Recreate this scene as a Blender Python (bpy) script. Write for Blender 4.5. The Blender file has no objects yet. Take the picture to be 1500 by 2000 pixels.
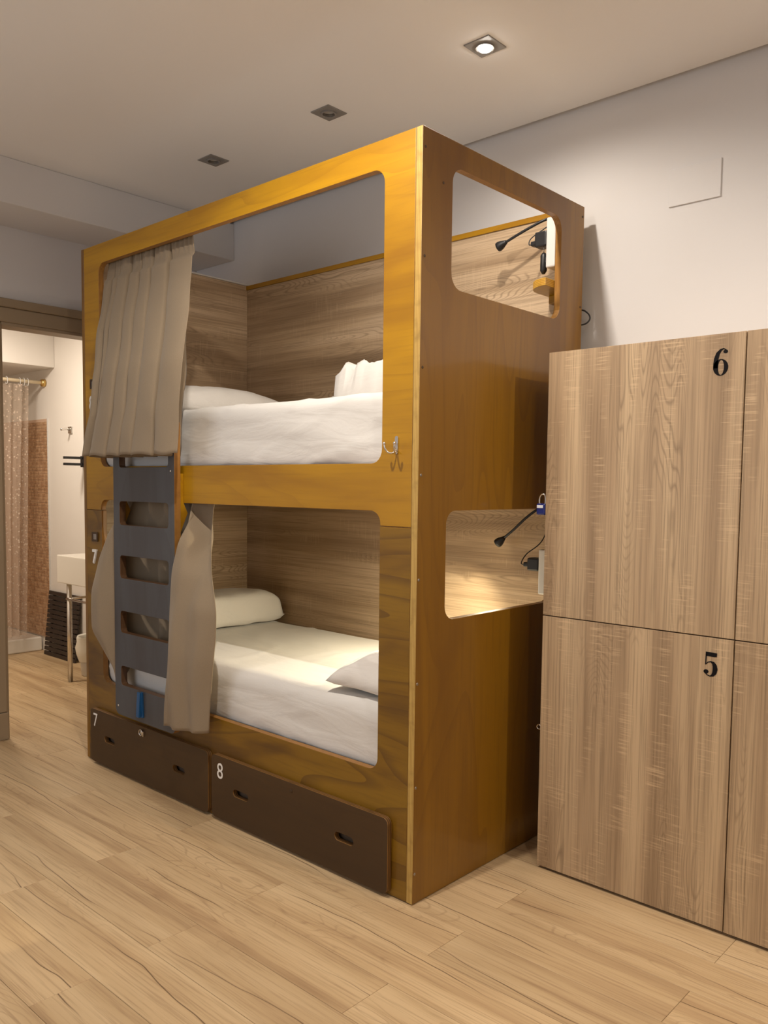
import bpy, bmesh, math, random
from mathutils import Vector, Matrix, noise
from mathutils.geometry import tessellate_polygon
random.seed(7)
S = bpy.context.scene
COL = S.collection
PI = math.pi

# ------------------------------------------------------------------ camera
cd = bpy.data.cameras.new('camera'); cam = bpy.data.objects.new('camera', cd); COL.objects.link(cam)
FW = Vector((-0.67076411, 0.73852214, -0.06826824)); RT = Vector((0.7396467, 0.6728894, 0.01194201)); UP = Vector((-0.05475641, 0.04248411, 0.99759553))
cam.matrix_world = Matrix(((RT.x, UP.x, -FW.x, 1.64085581), (RT.y, UP.y, -FW.y, -1.93620247), (RT.z, UP.z, -FW.z, 1.32385536), (0, 0, 0, 1)))
cd.sensor_fit = 'VERTICAL'; cd.sensor_height = 36; cd.lens = 1622.985 / 2000 * 36
cd.shift_x = -9.137 / 2000; cd.shift_y = 58.444 / 2000; cd.clip_start = 0.05
S.camera = cam

# ------------------------------------------------------------------ world, daylight, exposure
W = bpy.data.worlds.new('world'); S.world = W; W.use_nodes = True
W.node_tree.nodes['Background'].inputs[0].default_value = (0.62, 0.74, 1.0, 1)
W.node_tree.nodes['Background'].inputs[1].default_value = 1.0
S.view_settings.view_transform = 'Standard'; S.view_settings.look = 'None'
S.view_settings.exposure = 0.38; S.view_settings.gamma = 1.0; S.view_settings.use_curve_mapping = False

def add_light(name, kind, loc, energy, color, rot=(0, 0, 0), **kw):
    d = bpy.data.lights.new(name, kind); d.energy = energy; d.color = color
    for k, v in kw.items(): setattr(d, k, v)
    o = bpy.data.objects.new(name, d); o.location = loc; o.rotation_euler = rot; COL.objects.link(o)
    return o
# daylight through the room's window (in the wall behind the camera)
add_light('window_daylight', 'AREA', (-0.9, -3.58, 1.55), 12, (1.0, 0.97, 0.91), (PI / 2, 0, 0), shape='RECTANGLE', size=2.2, size_y=1.5)
WARM = (1.0, 0.90, 0.785)

# ------------------------------------------------------------------ material helpers
def mat(name):
    m = bpy.data.materials.new(name); m.use_nodes = True
    nt = m.node_tree; b = nt.nodes['Principled BSDF']
    return m, nt, b
def nd(nt, t, **kw):
    n = nt.nodes.new(t)
    for k, v in kw.items():
        if k.startswith('i_'):
            key = k[2:]; key = int(key) if key.isdigit() else key.replace('_', ' ')
            n.inputs[key].default_value = v
        else: setattr(n, k, v)
    return n
def lk(nt, a, ao, b, bi): nt.links.new(a.outputs[ao], b.inputs[bi])
def plain(name, col, rough=0.6, metal=0.0, spec=0.5, bump=0.0, bscale=200, coat=0.0):
    m, nt, b = mat(name)
    b.inputs['Base Color'].default_value = (*col, 1); b.inputs['Roughness'].default_value = rough
    b.inputs['Metallic'].default_value = metal; b.inputs['Specular IOR Level'].default_value = spec
    b.inputs['Coat Weight'].default_value = coat
    if bump:
        tc = nd(nt, 'ShaderNodeTexCoord'); n = nd(nt, 'ShaderNodeTexNoise', i_Scale=bscale, i_Detail=3.0)
        bp = nd(nt, 'ShaderNodeBump', i_Strength=bump, i_Distance=0.002)
        lk(nt, tc, 'Object', n, 'Vector'); lk(nt, n, 0, bp, 'Height'); lk(nt, bp, 0, b, 'Normal')
    return m
def ramp(nt, stops):
    r = nd(nt, 'ShaderNodeValToRGB'); e = r.color_ramp.elements
    while len(e) < len(stops): e.new(0.5)
    for i, (p, c) in enumerate(stops):
        e[i].position = p; e[i].color = (*c, 1) if len(c) == 3 else c
    return r
def grain_vec(nt, axis, rnd=True):
    """object coordinates turned so that the grain runs along X, shifted by a random amount per object"""
    tc = nd(nt, 'ShaderNodeTexCoord'); out = (tc, 'Object')
    if axis != 'X':
        sp = nd(nt, 'ShaderNodeSeparateXYZ'); cb = nd(nt, 'ShaderNodeCombineXYZ'); lk(nt, tc, 'Object', sp, 0)
        o = {'Z': (2, 0, 1), 'Y': (1, 0, 2)}[axis]
        for i in range(3): lk(nt, sp, o[i], cb, i)
        out = (cb, 0)
    if rnd:
        oi = nd(nt, 'ShaderNodeObjectInfo'); mu = nd(nt, 'ShaderNodeVectorMath', operation='SCALE'); mu.inputs[0].default_value = (31.7, 47.3, 19.1)
        lk(nt, oi, 'Random', mu, 'Scale'); ad = nd(nt, 'ShaderNodeVectorMath', operation='ADD')
        nt.links.new(out[0].outputs[out[1]], ad.inputs[0]); lk(nt, mu, 0, ad, 1); out = (ad, 0)
    return out
def scaled_noise(nt, vec, sc, detail=4.0, rough=0.55, dist=0.0):
    mp = nd(nt, 'ShaderNodeMapping'); mp.inputs['Scale'].default_value = sc
    nt.links.new(vec[0].outputs[vec[1]], mp.inputs['Vector'])
    n = nd(nt, 'ShaderNodeTexNoise', i_Scale=1.0, i_Detail=detail, i_Roughness=rough, i_Distortion=dist)
    lk(nt, mp, 0, n, 'Vector'); return n
def mix(nt, a, b, fac, mode='MIX', f=None):
    m = nd(nt, 'ShaderNodeMix', data_type='RGBA', blend_type=mode)
    for i, x in ((6, a), (7, b)):
        if isinstance(x, tuple) and len(x) == 2: nt.links.new(x[0].outputs[x[1]], m.inputs[i])
        else: m.inputs[i].default_value = (*x, 1)
    if isinstance(fac, tuple): nt.links.new(fac[0].outputs[fac[1]], m.inputs[0])
    else: m.inputs[0].default_value = fac
    return (m, 2)
def rng(nt, src, lo, hi, a=0.0, b=1.0):
    r = nd(nt, 'ShaderNodeMapRange'); nt.links.new(src[0].outputs[src[1]], r.inputs[0])
    for i, v in enumerate((lo, hi, a, b)): r.inputs[i + 1].default_value = v
    return (r, 0)
def mul(nt, a, b):
    m = nd(nt, 'ShaderNodeMath', operation='MULTIPLY'); nt.links.new(a[0].outputs[a[1]], m.inputs[0])
    if isinstance(b, tuple): nt.links.new(b[0].outputs[b[1]], m.inputs[1])
    else: m.inputs[1].default_value = b
    return (m, 0)

def oak_laminate(name, axis, light, mid, dark, rough=0.45, bands=9.0, sawf=0.5):
    m, nt, b = mat(name); v = grain_vec(nt, axis)
    bd = scaled_noise(nt, v, (0.55, bands, bands), 2.0, 0.5, 0.3)
    big = ramp(nt, [(0.32, dark), (0.47, mid), (0.62, light)]); lk(nt, bd, 0, big, 0)
    fine = scaled_noise(nt, v, (2.2, 210, 210), 4.0, 0.65)
    c = mix(nt, (big, 0), tuple(x * 0.55 for x in dark), mul(nt, rng(nt, (fine, 0), 0.47, 0.72), 0.72))
    mid_ = scaled_noise(nt, v, (1.2, 42, 42), 3.0, 0.55)
    c = mix(nt, c, tuple(x * 0.75 for x in dark), mul(nt, rng(nt, (mid_, 0), 0.50, 0.70), 0.45))
    # cathedral figure: rings of a slowly bending field
    fld = scaled_noise(nt, v, (1.0, 7.5, 7.5), 1.5, 0.4, 0.15)
    mu = nd(nt, 'ShaderNodeMath', operation='MULTIPLY', i_1=52.0); lk(nt, fld, 0, mu, 0)
    fr = nd(nt, 'ShaderNodeMath', operation='PINGPONG', i_1=0.5); lk(nt, mu, 0, fr, 0)
    msk = scaled_noise(nt, v, (1.2, 7.0, 7.0), 1.0)
    c = mix(nt, c, tuple(x * 0.62 for x in dark), mul(nt, mul(nt, rng(nt, (fr, 0), 0.28, 0.5), rng(nt, (msk, 0), 0.49, 0.60)), 0.62))
    saw = scaled_noise(nt, v, (210, 9, 9), 2.0, 0.5); sm = scaled_noise(nt, v, (4.5, 14, 14), 1.0)
    c = mix(nt, c, tuple(min(1, x * 1.28) for x in light), mul(nt, mul(nt, rng(nt, (saw, 0), 0.54, 0.68), rng(nt, (sm, 0), 0.50, 0.62)), sawf))
    nt.links.new(c[0].outputs[c[1]], b.inputs['Base Color'])
    b.inputs['Roughness'].default_value = rough; b.inputs['Specular IOR Level'].default_value = 0.35
    bp = nd(nt, 'ShaderNodeBump', i_Strength=0.18, i_Distance=0.001); lk(nt, fine, 0, bp, 'Height'); lk(nt, bp, 0, b, 'Normal')
    return m
def floor_wood():
    m, nt, b = mat('oak_floor'); v = grain_vec(nt, 'X')
    bd = scaled_noise(nt, v, (0.6, 9, 9), 3.0, 0.55, 0.4)
    big = ramp(nt, [(0.30, (0.40, 0.262, 0.140)), (0.45, (0.53, 0.372, 0.205)), (0.65, (0.62, 0.455, 0.265))]); lk(nt, bd, 0, big, 0)
    fine = scaled_noise(nt, v, (4.0, 140, 140), 4.0, 0.6)
    c = mix(nt, (big, 0), (0.25, 0.145, 0.075), mul(nt, rng(nt, (fine, 0), 0.48, 0.74), 0.55))
    fld = scaled_noise(nt, v, (1.5, 7.5, 7.5), 1.5, 0.45)
    mu = nd(nt, 'ShaderNodeMath', operation='MULTIPLY', i_1=26.0); lk(nt, fld, 0, mu, 0)
    fr = nd(nt, 'ShaderNodeMath', operation='PINGPONG', i_1=0.5); lk(nt, mu, 0, fr, 0)
    msk = scaled_noise(nt, v, (1.1, 5.0, 5.0), 1.0)
    c = mix(nt, c, (0.22, 0.125, 0.065), mul(nt, mul(nt, rng(nt, (fr, 0), 0.36, 0.5), rng(nt, (msk, 0), 0.52, 0.66)), 0.38))
    # one long wandering crack per plank: a thin line whose height across the plank drifts along it
    tc = nd(nt, 'ShaderNodeTexCoord'); sp = nd(nt, 'ShaderNodeSeparateXYZ'); lk(nt, tc, 'Object', sp, 0)
    w1 = scaled_noise(nt, v, (1.3, 0.0, 0.0), 3.0, 0.5); o2 = nd(nt, 'ShaderNodeObjectInfo')
    def ma(op, a, b_):
        m_ = nd(nt, 'ShaderNodeMath', operation=op)
        for k, q in enumerate((a, b_)):
            if isinstance(q, tuple): nt.links.new(q[0].outputs[q[1]], m_.inputs[k])
            elif q is not None: m_.inputs[k].default_value = q
        return (m_, 0)
    line = ma('ADD', ma('MULTIPLY', (o2, 'Random'), 0.13), ma('MULTIPLY', (w1, 0), 0.16))
    dist = ma('ABSOLUTE', ma('SUBTRACT', ma('ADD', (sp, 1), 0.055), line), None)
    cm = scaled_noise(nt, v, (1.5, 0.0, 0.0), 1.0)
    crack = mul(nt, rng(nt, dist, 0.0006, 0.0026, 1.0, 0.0), rng(nt, (cm, 0), 0.43, 0.52))
    c = mix(nt, c, (0.11, 0.058, 0.028), mul(nt, crack, 0.85))
    oi = nd(nt, 'ShaderNodeObjectInfo'); rr = rng(nt, (oi, 'Random'), 0, 1, 0.92, 1.07)
    hs = nd(nt, 'ShaderNodeHueSaturation'); nt.links.new(c[0].outputs[c[1]], hs.inputs['Color']); nt.links.new(rr[0].outputs[0], hs.inputs['Value'])
    lk(nt, hs, 0, b, 'Base Color')
    b.inputs['Roughness'].default_value = 0.46; b.inputs['Specular IOR Level'].default_value = 0.4
    bp = nd(nt, 'ShaderNodeBump', i_Strength=0.12, i_Distance=0.001); lk(nt, fine, 0, bp, 'Height'); lk(nt, bp, 0, b, 'Normal')
    return m
def varnished_ply(name, axis, c0, c1, c2, rough=0.45, coat=0.3, stretch=(0.9, 5.0, 5.0), layer=0.45):
    m, nt, b = mat(name); v = grain_vec(nt, axis)
    n1 = scaled_noise(nt, v, stretch, 3.0, 0.55, 0.8)
    r = ramp(nt, [(0.32, c2), (0.48, c1), (0.64, c0)]); lk(nt, n1, 0, r, 0)
    n2 = scaled_noise(nt, v, (4, 120, 120), 3.0, 0.6)
    c = mix(nt, (r, 0), tuple(x * 0.7 for x in c2), mul(nt, rng(nt, (n2, 0), 0.52, 0.8), 0.35))
    # ragged contour layers of rotary-cut veneer
    n3 = scaled_noise(nt, v, (0.8, 4.0, 4.0), 1.5, 0.4, 0.3)
    mu = nd(nt, 'ShaderNodeMath', operation='MULTIPLY', i_1=9.0); lk(nt, n3, 0, mu, 0)
    fr = nd(nt, 'ShaderNodeMath', operation='FRACT'); lk(nt, mu, 0, fr, 0)
    c = mix(nt, c, c2, mul(nt, rng(nt, (fr, 0), 0.70, 1.0), layer))
    nt.links.new(c[0].outputs[c[1]], b.inputs['Base Color'])
    b.inputs['Roughness'].default_value = rough; b.inputs['Coat Weight'].default_value = coat; b.inputs['Coat Roughness'].default_value = 0.14
    b.inputs['Specular IOR Level'].default_value = 0.4
    return m
def ply_edge(name, axis, ca, cb_, freq):
    """edge of a plywood sheet: thin plies stacked along the given axis"""
    m, nt, b = mat(name); tc = nd(nt, 'ShaderNodeTexCoord'); sp = nd(nt, 'ShaderNodeSeparateXYZ'); lk(nt, tc, 'Object', sp, 0)
    mu = nd(nt, 'ShaderNodeMath', operation='MULTIPLY', i_1=freq); lk(nt, sp, 'XYZ'.index(axis), mu, 0)
    fr = nd(nt, 'ShaderNodeMath', operation='PINGPONG', i_1=0.5); lk(nt, mu, 0, fr, 0)
    n = nd(nt, 'ShaderNodeTexNoise', i_Scale=25.0, i_Detail=3.0); lk(nt, tc, 'Object', n, 'Vector')
    c = mix(nt, ca, cb_, rng(nt, (fr, 0), 0.15, 0.35)); c = mix(nt, c, tuple(x * 0.5 for x in cb_), mul(nt, rng(nt, (n, 0), 0.5, 0.8), 0.5))
    nt.links.new(c[0].outputs[c[1]], b.inputs['Base Color']); b.inputs['Roughness'].default_value = 0.45
    return m
def cloth(name, col, rough=0.9, weave=900.0, wr=0.0, trans=0.0, var=0.12):
    m, nt, b = mat(name); tc = nd(nt, 'ShaderNodeTexCoord')
    n = nd(nt, 'ShaderNodeTexNoise', i_Scale=7.0, i_Detail=3.0); lk(nt, tc, 'Object', n, 'Vector')
    w = nd(nt, 'ShaderNodeTexNoise', i_Scale=weave, i_Detail=1.0); lk(nt, tc, 'Object', w, 'Vector')
    c = mix(nt, tuple(x * (1 - var) for x in col), tuple(min(1, x * (1 + var * .5)) for x in col), rng(nt, (w, 0), 0.3, 0.7))
    nt.links.new(c[0].outputs[c[1]], b.inputs['Base Color'])
    b.inputs['Roughness'].default_value = rough; b.inputs['Specular IOR Level'].default_value = 0.15
    b.inputs['Sheen Weight'].default_value = 0.15
    if wr:
        mp = nd(nt, 'ShaderNodeMapping'); mp.inputs['Scale'].default_value = (3.0, 9.0, 14.0); lk(nt, tc, 'Object', mp, 'Vector')
        n2 = nd(nt, 'ShaderNodeTexNoise', i_Scale=1.0, i_Detail=4.0, i_Distortion=1.2); lk(nt, mp, 0, n2, 'Vector')
        bp = nd(nt, 'ShaderNodeBump', i_Strength=wr, i_Distance=0.02); lk(nt, n2, 0, bp, 'Height'); lk(nt, bp, 0, b, 'Normal')
    else:
        bp = nd(nt, 'ShaderNodeBump', i_Strength=0.15, i_Distance=0.001); lk(nt, w, 0, bp, 'Height'); lk(nt, bp, 0, b, 'Normal')
    if trans:
        out = nt.nodes['Material Output']; tl = nd(nt, 'ShaderNodeBsdfTranslucent'); tl.inputs[0].default_value = (*col, 1)
        ms = nd(nt, 'ShaderNodeMixShader', i_0=trans); lk(nt, b, 0, ms, 1); lk(nt, tl, 0, ms, 2); lk(nt, ms, 0, out, 0)
    return m
def painted(name, col, rough=0.75):
    return plain(name, col, rough, spec=0.25, bump=0.08, bscale=90)
def emitter(name, col, strength):
    m, nt, b = mat(name); b.inputs['Base Color'].default_value = (*col, 1)
    b.inputs['Emission Color'].default_value = (*col, 1); b.inputs['Emission Strength'].default_value = strength
    return m

M = {}
M['wall'] = painted('wall_paint', (0.67, 0.655, 0.65))
M['ceiling'] = painted('ceiling_paint', (0.80, 0.785, 0.77))
M['bath_wall'] = painted('bathroom_paint', (0.78, 0.74, 0.69), 0.6)
M['floor'] = floor_wood()
M['slab'] = plain('screed', (0.10, 0.07, 0.045), 0.9)
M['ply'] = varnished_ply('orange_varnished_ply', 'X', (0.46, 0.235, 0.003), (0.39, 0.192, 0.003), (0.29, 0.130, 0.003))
M['ply_lower'] = varnished_ply('orange_varnished_ply_wavy_dimmed', 'X', (0.235, 0.122, 0.004), (0.195, 0.095, 0.003), (0.105, 0.046, 0.003), stretch=(1.4, 6.0, 6.0), layer=0.75)  # wavy veneer bands; lamp falloff lower down is also put into the colour
M['ply_side'] = varnished_ply('orange_varnished_ply_shaded', 'Z', (0.235, 0.108, 0.003), (0.20, 0.088, 0.003), (0.155, 0.063, 0.003), rough=0.45, coat=0.45, stretch=(0.5, 4.0, 4.0))  # same varnish as the front, with the side's shade put into the colour
M['edge_x'] = ply_edge('pale_ply_edge', 'X', (0.58, 0.40, 0.12), (0.38, 0.21, 0.04), 170)
M['edge_y'] = ply_edge('brown_ply_edge', 'Y', (0.42, 0.21, 0.05), (0.26, 0.11, 0.02), 170)
M['edge_hole'] = ply_edge('brown_ply_hole_edge', 'X', (0.36, 0.18, 0.03), (0.24, 0.10, 0.012), 170)
M['ladder_hole'] = ply_edge('dark_ladder_hole_edge', 'Y', (0.13, 0.065, 0.028), (0.08, 0.036, 0.014), 150)
M['lam_h'] = oak_laminate('oak_laminate_horizontal', 'X', (0.60, 0.445, 0.29), (0.49, 0.35, 0.215), (0.34, 0.23, 0.135), sawf=0.2)
M['lam_hy'] = oak_laminate('oak_laminate_horizontal_end', 'Y', (0.60, 0.445, 0.29), (0.49, 0.35, 0.215), (0.34, 0.23, 0.135), sawf=0.2)
M['lam_v'] = oak_laminate('oak_laminate_vertical', 'Z', (0.58, 0.425, 0.26), (0.48, 0.340, 0.205), (0.36, 0.245, 0.142), bands=11.0)
M['drawer'] = varnished_ply('dark_brown_varnish', 'X', (0.066, 0.033, 0.010), (0.058, 0.028, 0.008), (0.048, 0.023, 0.007), rough=0.5, coat=0.03)
M['drawer_edge'] = ply_edge('worn_dark_edge', 'Y', (0.26, 0.13, 0.035), (0.09, 0.045, 0.018), 120)
M['ladder'] = varnished_ply('slate_grey_varnish', 'Z', (0.074, 0.076, 0.083), (0.064, 0.064, 0.070), (0.052, 0.047, 0.049), rough=0.42, coat=0.1)
M['curtain'] = cloth('beige_curtain_cloth', (0.30, 0.233, 0.158), trans=0.06)
M['sheet'] = cloth('white_bed_sheet', (0.71, 0.69, 0.655), wr=0.22, var=0.03)
M['pillow'] = cloth('white_pillow_cotton', (0.76, 0.73, 0.685), wr=0.22, var=0.03)
M['chrome'] = plain('chrome', (0.72, 0.70, 0.67), 0.18, 1.0)
M['steel'] = plain('brushed_steel', (0.42, 0.40, 0.38), 0.38, 1.0)
M['lamp_plate'] = plain('grey_lamp_plate', (0.26, 0.245, 0.23), 0.5, 0.2)
M['brass'] = plain('brass', (0.72, 0.50, 0.18), 0.3, 1.0)
M['cream'] = plain('cream_enamel', (0.80, 0.68, 0.48), 0.3)
M['black'] = plain('black_plastic', (0.012, 0.012, 0.013), 0.42)
M['whiteplastic'] = plain('white_plastic', (0.66, 0.645, 0.62), 0.35)
M['white_sign'] = plain('white_sign_paint', (0.82, 0.80, 0.76), 0.5)
M['black_sign'] = plain('black_sign_paint', (0.010, 0.009, 0.010), 0.8, spec=0.1)
M['blue'] = plain('blue_plastic', (0.010, 0.075, 0.20), 0.4)
M['navy'] = plain('blue_padlock_enamel', (0.010, 0.020, 0.16), 0.25, coat=0.4)
M['white_stripe'] = plain('white_label', (0.75, 0.78, 0.85), 0.4)
M['ceramic'] = plain('white_ceramic', (0.82, 0.78, 0.70), 0.22, coat=0.2)
M['casing'] = plain('taupe_door_casing', (0.31, 0.235, 0.15), 0.5, bump=0.05, bscale=60)
M['dark_slat'] = plain('dark_wenge_wood', (0.030, 0.019, 0.014), 0.55, bump=0.1, bscale=80)
M['grout'] = plain('pale_grout', (0.60, 0.42, 0.30), 0.8)
M['bag'] = plain('white_bin_bag', (0.80, 0.76, 0.66), 0.45)
M['lens_off'] = plain('frosted_lens', (0.42, 0.40, 0.37), 0.3)
M['lens_on'] = emitter('lit_lens', (1.0, 0.94, 0.86), 60.0)
M['led_on'] = emitter('lit_reading_led', (1.0, 0.86, 0.58), 25.0)
M['glass'] = plain('window_glass', (0.9, 0.95, 1.0), 0.05)

def tile_mat():
    m, nt, b = mat('brown_mosaic_tile'); tc = nd(nt, 'ShaderNodeTexCoord')
    w = nd(nt, 'ShaderNodeTexWhiteNoise'); sn = nd(nt, 'ShaderNodeVectorMath', operation='SNAP'); sn.inputs[1].default_value = (0.0247, 9.0, 0.0247)
    lk(nt, tc, 'Object', sn, 0); lk(nt, sn, 0, w, 0)
    r = ramp(nt, [(0.0, (0.36, 0.20, 0.105)), (0.5, (0.45, 0.27, 0.155)), (1.0, (0.54, 0.35, 0.21))]); lk(nt, w, 0, r, 0); lk(nt, r, 0, b, 'Base Color')
    b.inputs['Roughness'].default_value = 0.25
    return m
M['tile'] = tile_mat()
def shower_plastic():
    m, nt, b = mat('clear_dotted_vinyl'); out = nt.nodes['Material Output']; tc = nd(nt, 'ShaderNodeTexCoord')
    vo = nd(nt, 'ShaderNodeTexVoronoi', i_Scale=42.0); lk(nt, tc, 'Object', vo, 'Vector')
    f = rng(nt, (vo, 'Distance'), 0.20, 0.34, 0.85, 0.38)
    b.inputs['Base Color'].default_value = (0.62, 0.50, 0.40, 1); b.inputs['Roughness'].default_value = 0.18
    tr = nd(nt, 'ShaderNodeBsdfTransparent'); tr.inputs[0].default_value = (0.93, 0.9, 0.87, 1)
    ms = nd(nt, 'ShaderNodeMixShader'); nt.links.new(f[0].outputs[0], ms.inputs[0]); lk(nt, tr, 0, ms, 1); lk(nt, b, 0, ms, 2); lk(nt, ms, 0, out, 0)
    return m
M['vinyl'] = shower_plastic()

# ------------------------------------------------------------------ geometry helpers (all in world coordinates; obj() moves them to the parent's frame)
ORG = {}
def org(o): return ORG.get(o.name, Vector((0, 0, 0)))
class MB:
    def __init__(s): s.v = []; s.f = []; s.mi = []; s.sm = []
    def add(s, vs, fs, mi=0, smooth=False):
        k = len(s.v); s.v += [tuple(p) for p in vs]
        for f in fs: s.f.append(tuple(i + k for i in f)); s.mi.append(mi); s.sm.append(smooth)
        return s
def box(mb, x0, x1, y0, y1, z0, z1, mi=0):
    v = [(x, y, z) for x in (x0, x1) for y in (y0, y1) for z in (z0, z1)]
    return mb.add(v, [(0, 1, 3, 2), (4, 6, 7, 5), (0, 4, 5, 1), (2, 3, 7, 6), (0, 2, 6, 4), (1, 5, 7, 3)], mi)
def rrect(a0, a1, b0, b1, r, n=6):
    p = []
    for cx, cy, s in ((a1 - r, b1 - r, 0), (a0 + r, b1 - r, 1), (a0 + r, b0 + r, 2), (a1 - r, b0 + r, 3)):
        for i in range(n + 1):
            t = (s + i / n) * PI / 2; p.append((cx + r * math.cos(t), cy + r * math.sin(t)))
    return p
def circ(cx, cy, r, n=24): return [(cx + r * math.cos(2 * PI * i / n), cy + r * math.sin(2 * PI * i / n)) for i in range(n)]
def to3(plane, a, b, t): return {'XZ': (a, t, b), 'YZ': (t, a, b), 'XY': (a, b, t)}[plane]
def sheet(mb, plane, t0, t1, outer, holes=(), mi=0, mi_side=None, mi_hole=None):
    """flat board cut to an outline with holes, thickness t0..t1 along the normal of the plane"""
    loops = [outer] + list(holes)
    tris = tessellate_polygon([[Vector((a, b, 0)) for a, b in l] for l in loops])
    flat = [p for l in loops for p in l]; n = len(flat)
    vs = [to3(plane, a, b, t0) for a, b in flat] + [to3(plane, a, b, t1) for a, b in flat]
    mb.add(vs, [tuple(t) for t in tris] + [tuple(i + n for i in reversed(t)) for t in tris], mi)
    k = 0; ms = mi if mi_side is None else mi_side
    for q, l in enumerate(loops):
        m = len(l)
        side = [(k + i, k + (i + 1) % m, k + (i + 1) % m + n, k + i + n) for i in range(m)]
        k += m
        mb.add(vs, side, ms if q == 0 or mi_hole is None else mi_hole)
    return mb
def tube(mb, pts, r, n=8, mi=0, caps=True, close=False):
    pts = [Vector(p) for p in pts]; m = len(pts); rs = r if isinstance(r, (list, tuple)) else [r] * m
    prev = None; rings = []
    for i in range(m):
        t = (pts[(i + 1) % m] - pts[i - 1]) if close else (pts[min(i + 1, m - 1)] - pts[max(i - 1, 0)])
        t.normalize()
        if prev is None: a = t.orthogonal().normalized()
        else: a = (prev - t * prev.dot(t)); a = a.normalized() if a.length > 1e-6 else t.orthogonal().normalized()
        prev = a; b = t.cross(a)
        rings.append([pts[i] + (a * math.cos(2 * PI * k / n) + b * math.sin(2 * PI * k / n)) * rs[i] for k in range(n)])
    vs = [p for q in rings for p in q]; fs = []
    for i in range(m if close else m - 1):
        j = (i + 1) % m
        for k in range(n): fs.append((i * n + k, i * n + (k + 1) % n, j * n + (k + 1) % n, j * n + k))
    if caps and not close: fs += [tuple(range(n))[::-1], tuple((m - 1) * n + k for k in range(n))]
    return mb.add(vs, fs, mi, True)
def smooth_path(pts, n=8):
    pts = [Vector(p) for p in pts]; out = []
    for i in range(len(pts) - 1):
        p0 = pts[max(i - 1, 0)]; p1 = pts[i]; p2 = pts[i + 1]; p3 = pts[min(i + 2, len(pts) - 1)]
        for k in range(n):
            t = k / n
            out.append(0.5 * ((2 * p1) + (p2 - p0) * t + (2 * p0 - 5 * p1 + 4 * p2 - p3) * t * t + (3 * p1 - p0 - 3 * p2 + p3) * t ** 3))
    return out + [pts[-1]]
def lathe(mb, prof, c, axis='Z', n=24, mi=0, smooth=True):
    """profile of (radius, height) turned about an axis through c"""
    c = Vector(c); vs = []; fs = []
    for r, h in prof:
        for k in range(n):
            a = 2 * PI * k / n; p = (r * math.cos(a), r * math.sin(a))
            vs.append(c + Vector({'Z': (p[0], p[1], h), 'X': (h, p[0], p[1]), 'Y': (p[0], h, p[1])}[axis]))
    for i in range(len(prof) - 1):
        for k in range(n): fs.append((i * n + k, i * n + (k + 1) % n, (i + 1) * n + (k + 1) % n, (i + 1) * n + k))
    fs += [tuple(range(n))[::-1], tuple((len(prof) - 1) * n + k for k in range(n))]
    return mb.add(vs, fs, mi, smooth)
def gridmesh(mb, P, mi=0, wrap=False):
    nr = len(P); nc = len(P[0]); vs = [p for row in P for p in row]; fs = []
    for i in range(nr - 1):
        for j in range(nc if wrap else nc - 1):
            k = (j + 1) % nc; fs.append((i * nc + j, i * nc + k, (i + 1) * nc + k, (i + 1) * nc + j))
    return mb.add(vs, fs, mi, True)
def obj(name, mb, mats, parent=None, bevel=0.0, seg=2, solid=0.0, angle=40):
    o0 = org(parent) if parent else Vector((0, 0, 0))
    me = bpy.data.meshes.new(name); me.from_pydata([tuple(Vector(v) - o0) for v in mb.v], [], mb.f)
    for m in (mats if isinstance(mats, (list, tuple)) else [mats]): me.materials.append(m)
    me.polygons.foreach_set('material_index', mb.mi); me.polygons.foreach_set('use_smooth', mb.sm)
    bm = bmesh.new(); bm.from_mesh(me)
    bmesh.ops.remove_doubles(bm, verts=bm.verts, dist=1e-5); bmesh.ops.recalc_face_normals(bm, faces=bm.faces)
    bm.to_mesh(me); bm.free(); me.update()
    o = bpy.data.objects.new(name, me); COL.objects.link(o)
    if parent: o.parent = parent
    ORG[o.name] = o0
    if solid: md = o.modifiers.new('solidify', 'SOLIDIFY'); md.thickness = solid; md.offset = 0
    if bevel: md = o.modifiers.new('bevel', 'BEVEL'); md.width = bevel; md.segments = seg; md.limit_method = 'ANGLE'; md.angle_limit = math.radians(angle)
    return o
def thing(name, label, cat, loc, group=None):
    o = bpy.data.objects.new(name, None); COL.objects.link(o); o.location = loc; o.empty_display_size = 0.05
    ORG[o.name] = Vector(loc); tag(o, label, cat, group); return o
def tag(o, label, cat, group=None):
    o['label'] = label; o['category'] = cat
    if group: o['group'] = group
    return o
def rebase(o, loc):
    """move a one-mesh thing's origin to its base"""
    loc = Vector(loc); o.data.transform(Matrix.Translation(-loc)); o.location = loc; ORG[o.name] = loc; return o
def structure(o): o['kind'] = 'structure'; return o
def bx(x0, x1, y0, y1, z0, z1): return box(MB(), x0, x1, y0, y1, z0, z1)
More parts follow.
